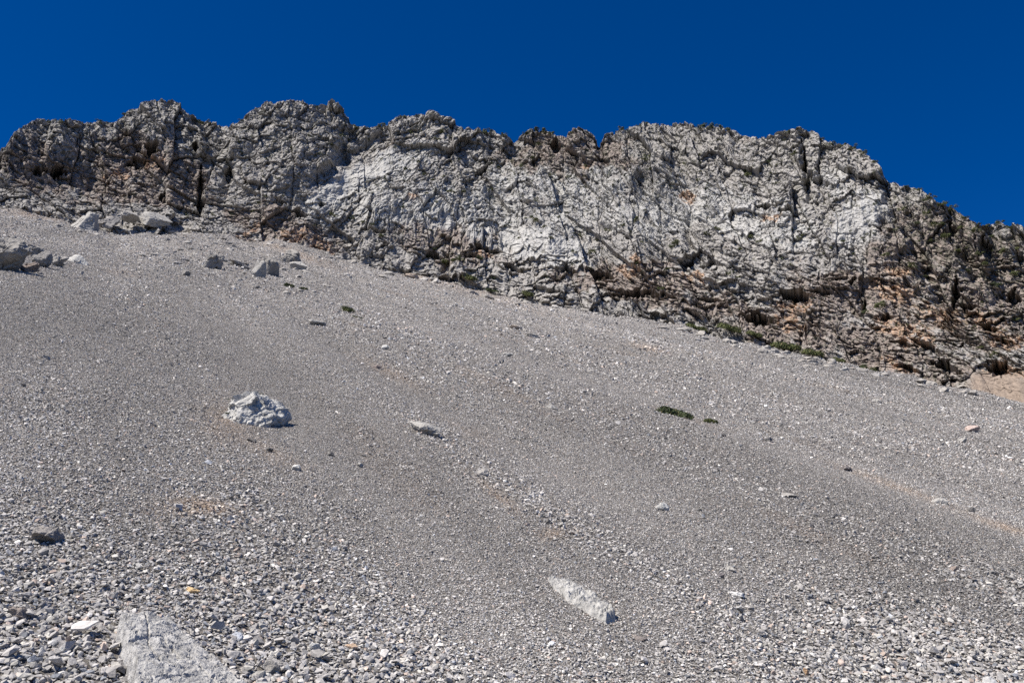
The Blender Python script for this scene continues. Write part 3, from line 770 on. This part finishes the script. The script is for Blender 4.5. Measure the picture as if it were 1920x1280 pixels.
# boulders at the top of the scree
B.append(put_rock('boulder', 'pointed pale triangular boulder at the top of the scree', 134, 186, 398, 434, PALE, 361, cat='boulder', sub=6, deep=.8, tilt=1.1, yaw=.3, sink=.12,
                  planes=[(-.75, -.3, .55, .55), (1, -.15, .15, .5), (.1, -.9, .45, .62), (0, 1, .2, .6), (0, 0, -1, .8), (.2, .1, 1, .95)], rough=0.075))
B.append(put_rock('boulder', 'layered dark rock close to the right of the pointed pale boulder', 178, 226, 404, 431, (.27, .255, .24), 363, cat='boulder', sub=5, deep=.8, tilt=1.0, sink=.2, rough=0.180))
B.append(put_rock('boulder', 'smooth grey boulder under the cliff, second to the right of the pointed pale one', 226, 264, 394, 419, MID, 367, cat='boulder', sub=5, deep=.9, tilt=1.1, sink=.2))
B.append(put_rock('boulder', 'broad pale boulder with a dark underside, rightmost of the row below the cliff', 260, 324, 397, 428, PALE, 369, cat='boulder', sub=5, deep=.8, tilt=1.2, yaw=-.3, sink=.2))
# left foreground
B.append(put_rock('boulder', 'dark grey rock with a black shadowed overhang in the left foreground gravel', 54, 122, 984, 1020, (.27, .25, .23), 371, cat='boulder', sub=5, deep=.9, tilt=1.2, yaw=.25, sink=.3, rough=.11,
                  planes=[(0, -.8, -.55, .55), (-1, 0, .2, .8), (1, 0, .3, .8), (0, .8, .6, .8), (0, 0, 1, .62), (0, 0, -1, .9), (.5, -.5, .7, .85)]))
B.append(put_rock('stone', 'brown angular stone above the dark gravel near the left bottom corner', 14, 58, 1136, 1162, (.25, .215, .19), 373, cat='stone', sub=4, deep=.7, tilt=.6, sink=.15))

ST = [  # label, x0, x1, y0, y1, colour
    ('pale stone with a dark shaded underside, alone on the left slope', 76, 95, 664, 675, MID),
    ('small dark stone alone above the white mossy boulder', 308, 319, 630, 638, DARK),
    ('rough flat pale outcrop uphill of the mossy white boulder', 578, 612, 598, 611, PALE),
    ('small white stone with a dark edge, below and right of the mossy white boulder', 546, 564, 870, 882, WHITE),
    ('dark stone right under the mossy white boulder', 462, 482, 820, 829, DARK),
    ('dark flat stone a little below and right of the mossy white boulder', 498, 513, 838, 847, DARK),
    ('pale wedge-shaped stone in the gravel left of the centre', 670, 682, 866, 876, PALE),
    ('small pale stone on the upper slope under the two green mats', 715, 731, 646, 655, WHITE),
    ('dark flat stone at the head of a faint rusty strip', 698, 717, 683, 692, (.24, .2, .18)),
    ('flat tan slab casting a shadow just below the foot of the cliff', 757, 786, 512, 523, (.42, .34, .27)),
    ('tan flat stone on the pale coarse streak of the upper slope', 955, 975, 609, 618, (.44, .37, .3)),
    ('thin pale stone lying right of the tan flat stone', 985, 1013, 624, 634, PALE),
    ('flush pale stone patch on the dark gravel, upper centre', 938, 963, 660, 669, PALE),
    ('low pale rock with broken stones around it at the slope centre', 888, 918, 878, 892, MID),
    ('pale oval stone on the dark gravel left of the long green mat', 1022, 1046, 757, 768, PALE),
    ('dark upright stone in the gravel above the flush pale outcrop', 1022, 1036, 971, 982, DARK),
    ('white rounded stone standing out on the plain gravel right of the centre', 1228, 1255, 941, 957, WHITE),
    ('dark split stone at the head of the orange streak', 1577, 1598, 872, 883, (.2, .18, .17)),
    ('pale rock on the orange streak near the right edge', 1746, 1778, 932, 946, PALE),
    ('dark stone following the pale rock down the orange streak', 1813, 1830, 950, 960, DARK),
    ('pinkish pale rock high on the right side of the slope', 1808, 1838, 797, 810, PINK),
    ('small pale stone below the pinkish rock on the right', 1795, 1813, 820, 829, PALE),
    ('long low pale stone on the right slope left of the orange streak', 1464, 1496, 923, 933, MID),
    ('small dark stone below the pair of green mats', 1430, 1448, 819, 828, DARK),
    ('flush white stone in the right foreground gravel', 1364, 1396, 1108, 1121, (.6, .59, .57)),
    ('greyish flat stone next to the flush white stone in the right foreground', 1396, 1422, 1117, 1128, MID),
    ('dark pointed stone in the right foreground', 1344, 1359, 1072, 1083, (.22, .2, .2)),
    ('pale round stone above the dark pointed stone in the right foreground', 1361, 1378, 1060, 1071, PALE),
    ('yellowish flat stone in the gravel above the foreground slab', 348, 376, 1099, 1114, TAN),
    ('orange-tipped stone in the bottom gravel right of the foreground slab', 645, 671, 1204, 1221, (.52, .38, .27)),
    ('bright white angular stone left of the foreground slab', 104, 127, 1212, 1228, WHITE),
    ('white oblong stone in the gravel right of the foreground slab', 578, 603, 1204, 1219, WHITE),
    ('bluish pale stone close beside the right edge of the foreground slab', 433, 456, 1184, 1202, (.42, .44, .48)),
    ('whitish lump of stone low in the gravel right of the foreground slab', 492, 526, 1235, 1262, MID),
    ('dark stone pressed in the gravel near the right end of the mossy boulder row', 614, 627, 846, 855, DARK),
    ('dark stone below the flush pale outcrop', 1186, 1215, 1188, 1201, (.2, .175, .16)),
    ('orange pebble in the right foreground gravel', 1505, 1518, 1011 + 240, 1025 + 240, (.5, .33, .2)),
    ('pale stone at the right edge of the plain gravel, upper right slope', 1634, 1648, 746, 754, PALE),
    ('dark pebble under the smaller green mat', 1352, 1362, 812, 819, DARK),
]
for k, (lab, x0, x1, y0, y1, c) in enumerate(ST):
    put_rock('stone', lab, x0, x1, y0, y1, c, 401 + 3 * k, cat='stone', sub=4, deep=.75, tilt=.8, sink=.22, hfac=1.15, rough=.06, lichen=.2)

# rubble that strews the top of the scree, half buried
RUB = [(585, 530), (600, 545), (566, 533), (545, 528), (525, 530), (500, 527), (475, 535), (435, 541), (450, 524), (437, 534), (555, 505), (575, 512), (590, 500), (610, 508), (560, 521), (535, 508),
       (360, 467), (340, 470), (325, 472), (300, 466), (318, 452), (245, 455), (232, 452), (270, 480), (290, 478), (265, 495), (275, 505), (345, 487), (430, 456), (440, 462), (455, 468), (475, 465),
       (490, 470), (470, 476), (415, 462), (402, 458), (385, 464), (430, 470), (355, 455), (340, 447), (420, 449), (395, 446), (440, 478), (530, 462), (505, 460), (550, 470), (375, 487), (368, 492),
       (405, 507), (385, 508), (395, 512), (430, 508), (462, 503), (455, 512), (350, 440), (322, 438), (300, 445), (212, 440), (180, 440), (150, 436), (590, 548), (612, 540), (485, 540), (640, 495), (660, 505), (690, 512), (720, 520),
       (625, 490), (595, 482), (110, 425), (95, 418), (560, 546), (540, 552), (310, 480), (330, 495), (300, 500), (420, 490), (650, 515), (600, 520)]
r9 = np.random.default_rng(21)
protos = [rock_mesh(600 + k, (1, .8, .6), 3, (.31, .29, .265) if k % 3 else (.37, .35, .325), rough=.09, lichen=.35) for k in range(7)]
for k in range(70):
    x = r9.uniform(560, 1830); RUB.append((x, float(np.interp(x, BASE[:, 0], BASE[:, 1])) + 2 + abs(r9.normal(0, 6))))
for (x, y) in RUB:
    g, d = ground_at(x + r9.uniform(-3, 3), y + r9.uniform(-2, 2))
    w = (r9.uniform(8, 20) if x < 640 else r9.uniform(8, 28)) * d / FPX
    o = link('rubble_rock', protos[r9.integers(0, 7)])
    o.matrix_world = rot_slope(r9.uniform(0, 6.28), .7).to_4x4()
    o.scale = (w, w * r9.uniform(.8, 1.2), w * r9.uniform(.5, .95))
    o.location = g + np.array([0, 0, w * .08])
    tag(o, 'small half-buried grey rock strewn over the scree just below the cliff', 'rock', 'rubble strewn below the cliff')

# blocks lying along the foot of the cliff
# ------------------------------------------------------------------ plants
def plant_mesh(seed, nleaf, height, leaf, mat_like=False):
    r = np.random.default_rng(seed)
    k = r.integers(4, 8)
    cen = np.stack([r.uniform(-.62, .62, k), r.uniform(-.6, .6, k), r.uniform(.0, .35, k) * height], -1)
    cr = r.uniform(.28, .5, k)
    w = r.integers(0, k, nleaf)
    d = r.normal(size=(nleaf, 3)); d /= np.linalg.norm(d, axis=1)[:, None]; d[:, 2] = np.abs(d[:, 2])
    p = cen[w] + d * (cr[w] * r.uniform(.55, 1.08, nleaf))[:, None] * np.array([1, 1, height])
    n = d + r.normal(0, .6, (nleaf, 3)); n /= np.linalg.norm(n, axis=1)[:, None]
    a = np.cross(n, r.normal(size=(nleaf, 3))); a /= np.linalg.norm(a, axis=1)[:, None]
    b = np.cross(n, a)
    s = leaf * r.uniform(.6, 1.4, nleaf)[:, None]
    V = np.stack([p - a * s, p - b * s * .5, p + a * s, p + b * s * .5], 1).reshape(-1, 3)
    F = np.arange(nleaf * 4).reshape(-1, 4)
    base = np.array([.070, .080, .030]) if seed % 3 else np.array([.050, .064, .028])
    c = base[None] * np.exp(r.normal(0, .3, (nleaf, 1))) * np.array([1, 1, 1])
    c = np.where((r.random(nleaf) < .06)[:, None], np.array([.12, .10, .05]), c)
    return mesh_from('foliage', V, F, 4, M_LEAF, np.repeat(c, 4, 0), False)


MATS = [plant_mesh(800 + k, 1700, .38, .05) for k in range(4)]
BUSH = [plant_mesh(820 + k, 420, .85, .085) for k in range(7)]


def put_mat(label, x0, x1, y0, y1, seed, group=None, on_cliff=False, name='cushion_plant', cat='plant', yaw=0.0, lift=0.0, hz=1.0):
    xc, yc = (x0 + x1) / 2, y1 - (y1 - y0) * .4
    if on_cliff:
        g = cliff_at(xc, yc); d = np.linalg.norm(g)
    else:
        g, d = ground_at(xc, yc)
    w = (x1 - x0) * d / FPX
    hh = (y1 - y0) * d / FPX
    o = link(name, MATS[seed % 4])
    o.matrix_world = rot_slope(yaw, 1.0).to_4x4()
    o.scale = (w * .56, max(w * .3, hh * 1.3), hh * 2.6 * hz)
    if on_cliff: g = g * (1 - 1.3 / d)
    o.location = g + np.array([0, 0, lift])
    tag(o, label, cat, group)
    return o


put_mat('long dark green cushion plant lying alone on the right middle of the scree', 1222, 1300, 762, 788, 1, yaw=-.45, hz=.8)
put_mat('short green cushion plant just downhill of the long one', 1320, 1348, 784, 798, 2, yaw=-.3, hz=.9)
put_mat('dark green cushion plant on the upper scree, larger of the two above the centre', 634, 668, 575, 591, 3, hz=.8)
put_mat('thin green cushion plant just under the larger one on the upper scree', 661, 684, 593, 599, 0, hz=.6)
put_mat('green tuft beside pale stones below the square boulder', 530, 552, 531, 542, 1)
put_mat('smaller green tuft right of the other tuft below the square boulder', 562, 578, 538, 547, 2)
for (x0, x1, y0, y1, lab) in [(1445, 1510, 636, 662, 'longest green mat along the foot of the cliff at the edge of the scree'), (1350, 1398, 610, 634, 'dark green mat on pale rock at the cliff foot, left of the longest mat'),
                              (1502, 1548, 652, 675, 'green mat joining the right end of the longest mat at the cliff foot'), (1404, 1432, 622, 640, 'small bush between two green mats at the foot of the cliff'),
                              (1288, 1330, 610, 630, 'thin green fringe where scree meets cliff, leftmost of the row of mats'), (1562, 1590, 672, 684, 'small round bush on the scree edge right of the long mats'),
                              (1606, 1640, 680, 696, 'last green mat to the right along the scree edge'), (905, 935, 538, 548, 'small green mat at the cliff foot above the centre of the scree'),
                              (975, 1005, 545, 562, 'grey-green bush at the cliff foot above the centre'), (862, 900, 515, 532, 'dark bush on the lowest rock ledge above the scree')]:
    put_mat(lab, x0, x1, y0, y1, (x0 // 7) % 4, on_cliff=True, lift=.0, name='cushion_plant', hz=.8)
# moss on the big white boulder
bo = B[0]
bp = np.array(bo.location); dB = np.linalg.norm(bp)


def on_boulder(x, y, w, h, lab, k):
    bpy.context.view_layer.update()
    from mathutils import Vector
    phi_, t_ = ray(x, y)
    dirv = Vector((math.sin(phi_), math.cos(phi_), float(t_))).normalized()
    inv = bo.matrix_world.inverted()
    ok, loc, nrm, _ = bo.ray_cast(inv @ Vector((0, 0, 0)), inv.to_3x3() @ dirv)
    p = np.array(bo.matrix_world @ loc) if ok else ground_at(x, y)[0]
    o = link('moss_tuft', MATS[k]); s = dB / FPX
    o.scale = (w * s * .5, w * s * .4, h * s * .8); o.location = p
    tag(o, lab, 'moss')


on_boulder(489, 739, 17, 9, 'green moss tuft on the top of the white boulder', 0)
on_boulder(426, 749, 12, 9, 'green moss tuft on the upper left end of the white boulder', 1)
on_boulder(429, 775, 14, 11, 'olive moss tuft at the lower left foot of the white boulder', 2)

# shrubs clinging to the cliff, one object each
SH = []


def shrubs(pts, label, group):
    for (x, y, w) in pts:
        p = cliff_at(x, y)
        d = np.linalg.norm(p); s = w * d / FPX * .5
        o = link('cliff_shrub', BUSH[int(r9.integers(0, 7))])
        s *= 1.25; o.scale = (s, s * r9.uniform(.7, 1), s * r9.uniform(.8, 1.2)); o.rotation_euler = (r9.uniform(-.2, .4), 0, r9.uniform(0, 6.28))
        o.location = p * (1 - .35 * s / d)
        tag(o, label, 'shrub', group)


def sky_y(x): return float(np.interp(x, SKY[:, 0], SKY[:, 1]))


shrubs([(x, sky_y(x) + 3, w) for x, w in [(96, 18), (112, 14), (186, 12), (235, 14), (377, 18), (392, 10), (452, 10), (592, 14), (668, 16), (690, 10), (714, 18), (728, 14), (755, 14), (782, 10), (905, 20), (918, 14), (945, 12),
                                            (985, 16), (1003, 22), (1020, 24), (1034, 14), (1073, 12), (1085, 10), (1165, 16), (1178, 16), (1198, 12), (1210, 10), (1318, 24), (1336, 20), (1352, 20), (1364, 14), (1480, 14), (1498, 12), (1540, 14), (1560, 16), (1582, 14), (1600, 18),
                                            (1618, 16), (1640, 14), (1668, 12), (1700, 14), (1722, 14), (1745, 18), (1768, 22), (1788, 18), (1810, 16), (1830, 18), (1850, 14), (1872, 16), (1895, 18)]],
       'dark shrub growing on the skyline crest of the cliff', 'shrubs along the crest')
shrubs([(1003, 417, 20), (1193, 416, 24), (972, 443, 10), (1035, 449, 14), (1064, 396, 10), (1048, 390, 9), (1090, 437, 14), (1075, 440, 10), (1108, 470, 16), (1075, 476, 12), (1140, 432, 12), (1168, 428, 12), (1120, 446, 10), (1048, 412, 10),
        (1022, 428, 9), (1006, 385, 16), (870, 358, 10), (795, 330, 10), (812, 340, 9), (760, 320, 10), (842, 361, 12), (755, 392, 12), (850, 361, 9), (830, 335, 10), (705, 345, 8), (720, 336, 8), (688, 338, 7), (775, 300, 9), (785, 310, 10),
        (800, 365, 8), (820, 380, 9), (860, 300, 10), (925, 350, 9), (1150, 350, 10), (1210, 395, 8), (1260, 470, 16), (1345, 437, 18), (1325, 445, 14), (1270, 463, 20), (1410, 445, 18), (1425, 455, 14), (1385, 470, 14), (1500, 445, 14), (1580, 450, 12), (1545, 470, 12), (1600, 470, 10)],
       'small dark shrub rooted on the pale wall of the cliff', 'shrubs on the pale wall')
shrubs([(1140, 332, 14), (1212, 300, 22), (1218, 318, 14), (1310, 344, 12), (1400, 327, 18), (1396, 318, 12), (1325, 360, 10), (1285, 305, 10), (1275, 330, 8), (1440, 300, 10), (1490, 290, 14), (1010, 265, 16), (995, 290, 14), (960, 300, 12), (935, 315, 12), (980, 310, 12), (1065, 330, 14), (1030, 325, 10),
        (1100, 310, 10), (620, 270, 10), (640, 255, 12), (655, 260, 10), (580, 250, 8), (600, 290, 9), (500, 305, 10), (540, 260, 8), (830, 250, 16), (845, 260, 16), (820, 262, 12), (860, 275, 10), (770, 250, 12), (740, 275, 8), (690, 260, 9), (450, 290, 8), (560, 330, 8), (520, 340, 9)],
       'shrub among the dark crags of the upper cliff', 'shrubs among the upper crags')
shrubs([(1622, 565, 22), (1648, 570, 24), (1620, 580, 18), (1660, 480, 16), (1710, 500, 20), (1740, 400, 16), (1760, 420, 22), (1775, 440, 22), (1795, 470, 20), (1750, 450, 14), (1720, 420, 14), (1690, 390, 14), (1815, 510, 18), (1850, 500, 18), (1838, 480, 16), (1880, 480, 18), (1900, 520, 18), (1870, 540, 20), (1880, 450, 14), (1800, 430, 16), (1905, 470, 16),
        (1830, 440, 16), (1860, 440, 14), (1735, 380, 14), (1640, 380, 10), (1680, 430, 10), (1370, 520, 14), (1385, 525, 12), (1430, 600, 16), (1865, 665, 14), (1840, 650, 12), (1905, 600, 14)],
       'dark bush on the shaded right shoulder of the cliff', 'bushes on the right shoulder')
_r11 = np.random.default_rng(77)
_t = []
while len(_t) < 170:
    x, y = _r11.uniform(420, 1900), _r11.uniform(215, 640)
    if not (sky_y(x) + 8 < y < float(np.interp(x, BASE[:, 0], BASE[:, 1])) - 25): continue
    if perlin2(np.array([x / 90]), np.array([y / 60]), 55)[0] < -.15: continue
    _t.append((x, y, _r11.uniform(4.5, 8.5)))
shrubs(_t, 'tiny dark tuft growing from a crack in the open cliff face', 'tiny tufts on the cliff face')
shrubs([(620, 402, 16), (628, 410, 14), (700, 423, 14), (715, 450, 16), (832, 483, 16), (850, 488, 18), (862, 490, 20), (900, 488, 18), (925, 520, 12), (815, 460, 12), (800, 470, 14), (660, 410, 14), (680, 418, 10), (30, 365, 10), (50, 375, 10), (108, 342, 10), (75, 352, 8), (150, 372, 9), (400, 405, 10), (475, 395, 10), (485, 385, 10), (350, 400, 8), (1240, 545, 14), (1250, 510, 12), (1195, 500, 10)],
       'green shrub on the broken ledges low on the cliff', 'shrubs on the lower ledges')

# ------------------------------------------------------------------ light, sky, camera
SUN_DIR = np.array([-.50, -.32, .81]); SUN_DIR /= np.linalg.norm(SUN_DIR)
from mathutils import Vector
ld = bpy.data.lights.new('sun', 'SUN'); ld.energy = 5.0; ld.angle = math.radians(.53); ld.color = (1.0, .945, .86)
lo_ = bpy.data.objects.new('sun', ld); COL.objects.link(lo_)
lo_.rotation_euler = Vector(SUN_DIR).to_track_quat('Z', 'Y').to_euler()
w = bpy.data.worlds.new('World'); scene.world = w; w.use_nodes = True
nt = w.node_tree; bg = nt.nodes['Background']
st = nt.nodes.new('ShaderNodeTexSky'); st.sky_type = 'NISHITA'; st.sun_disc = False
st.sun_elevation = math.asin(SUN_DIR[2]); st.sun_rotation = math.atan2(SUN_DIR[0], SUN_DIR[1])
st.altitude = 2800; st.air_density = .9; st.dust_density = 0.0; st.ozone_density = 4.0
hs = nt.nodes.new('ShaderNodeHueSaturation'); hs.inputs['Saturation'].default_value = 1.35; hs.inputs['Value'].default_value = 1.0
nt.links.new(st.outputs['Color'], hs.inputs['Color']); mm = nt.nodes.new('ShaderNodeMix'); mm.data_type = 'RGBA'; mm.blend_type = 'MULTIPLY'; mm.inputs['Factor'].default_value = 1
mm.inputs['B'].default_value = (1, 1.04, 1.38, 1)
nt.links.new(hs.outputs['Color'], mm.inputs['A']); nt.links.new(mm.outputs['Result'], bg.inputs['Color'])
bg.inputs['Strength'].default_value = .052

cd = bpy.data.cameras.new('camera'); cd.lens = 35; cd.sensor_width = 36; cd.clip_start = .05; cd.clip_end = 5000
co = bpy.data.objects.new('camera', cd); COL.objects.link(co)
co.location = (0, 0, 0); co.rotation_euler = (math.pi / 2 + PITCH, 0, 0)
scene.camera = co
scene.view_settings.view_transform = 'Standard'; scene.view_settings.look = 'None'
scene.view_settings.exposure = .7; scene.view_settings.gamma = 1
scene.cycles.use_denoising = False
scene.render.filter_size = 1.2
scene.cycles.max_bounces = 5
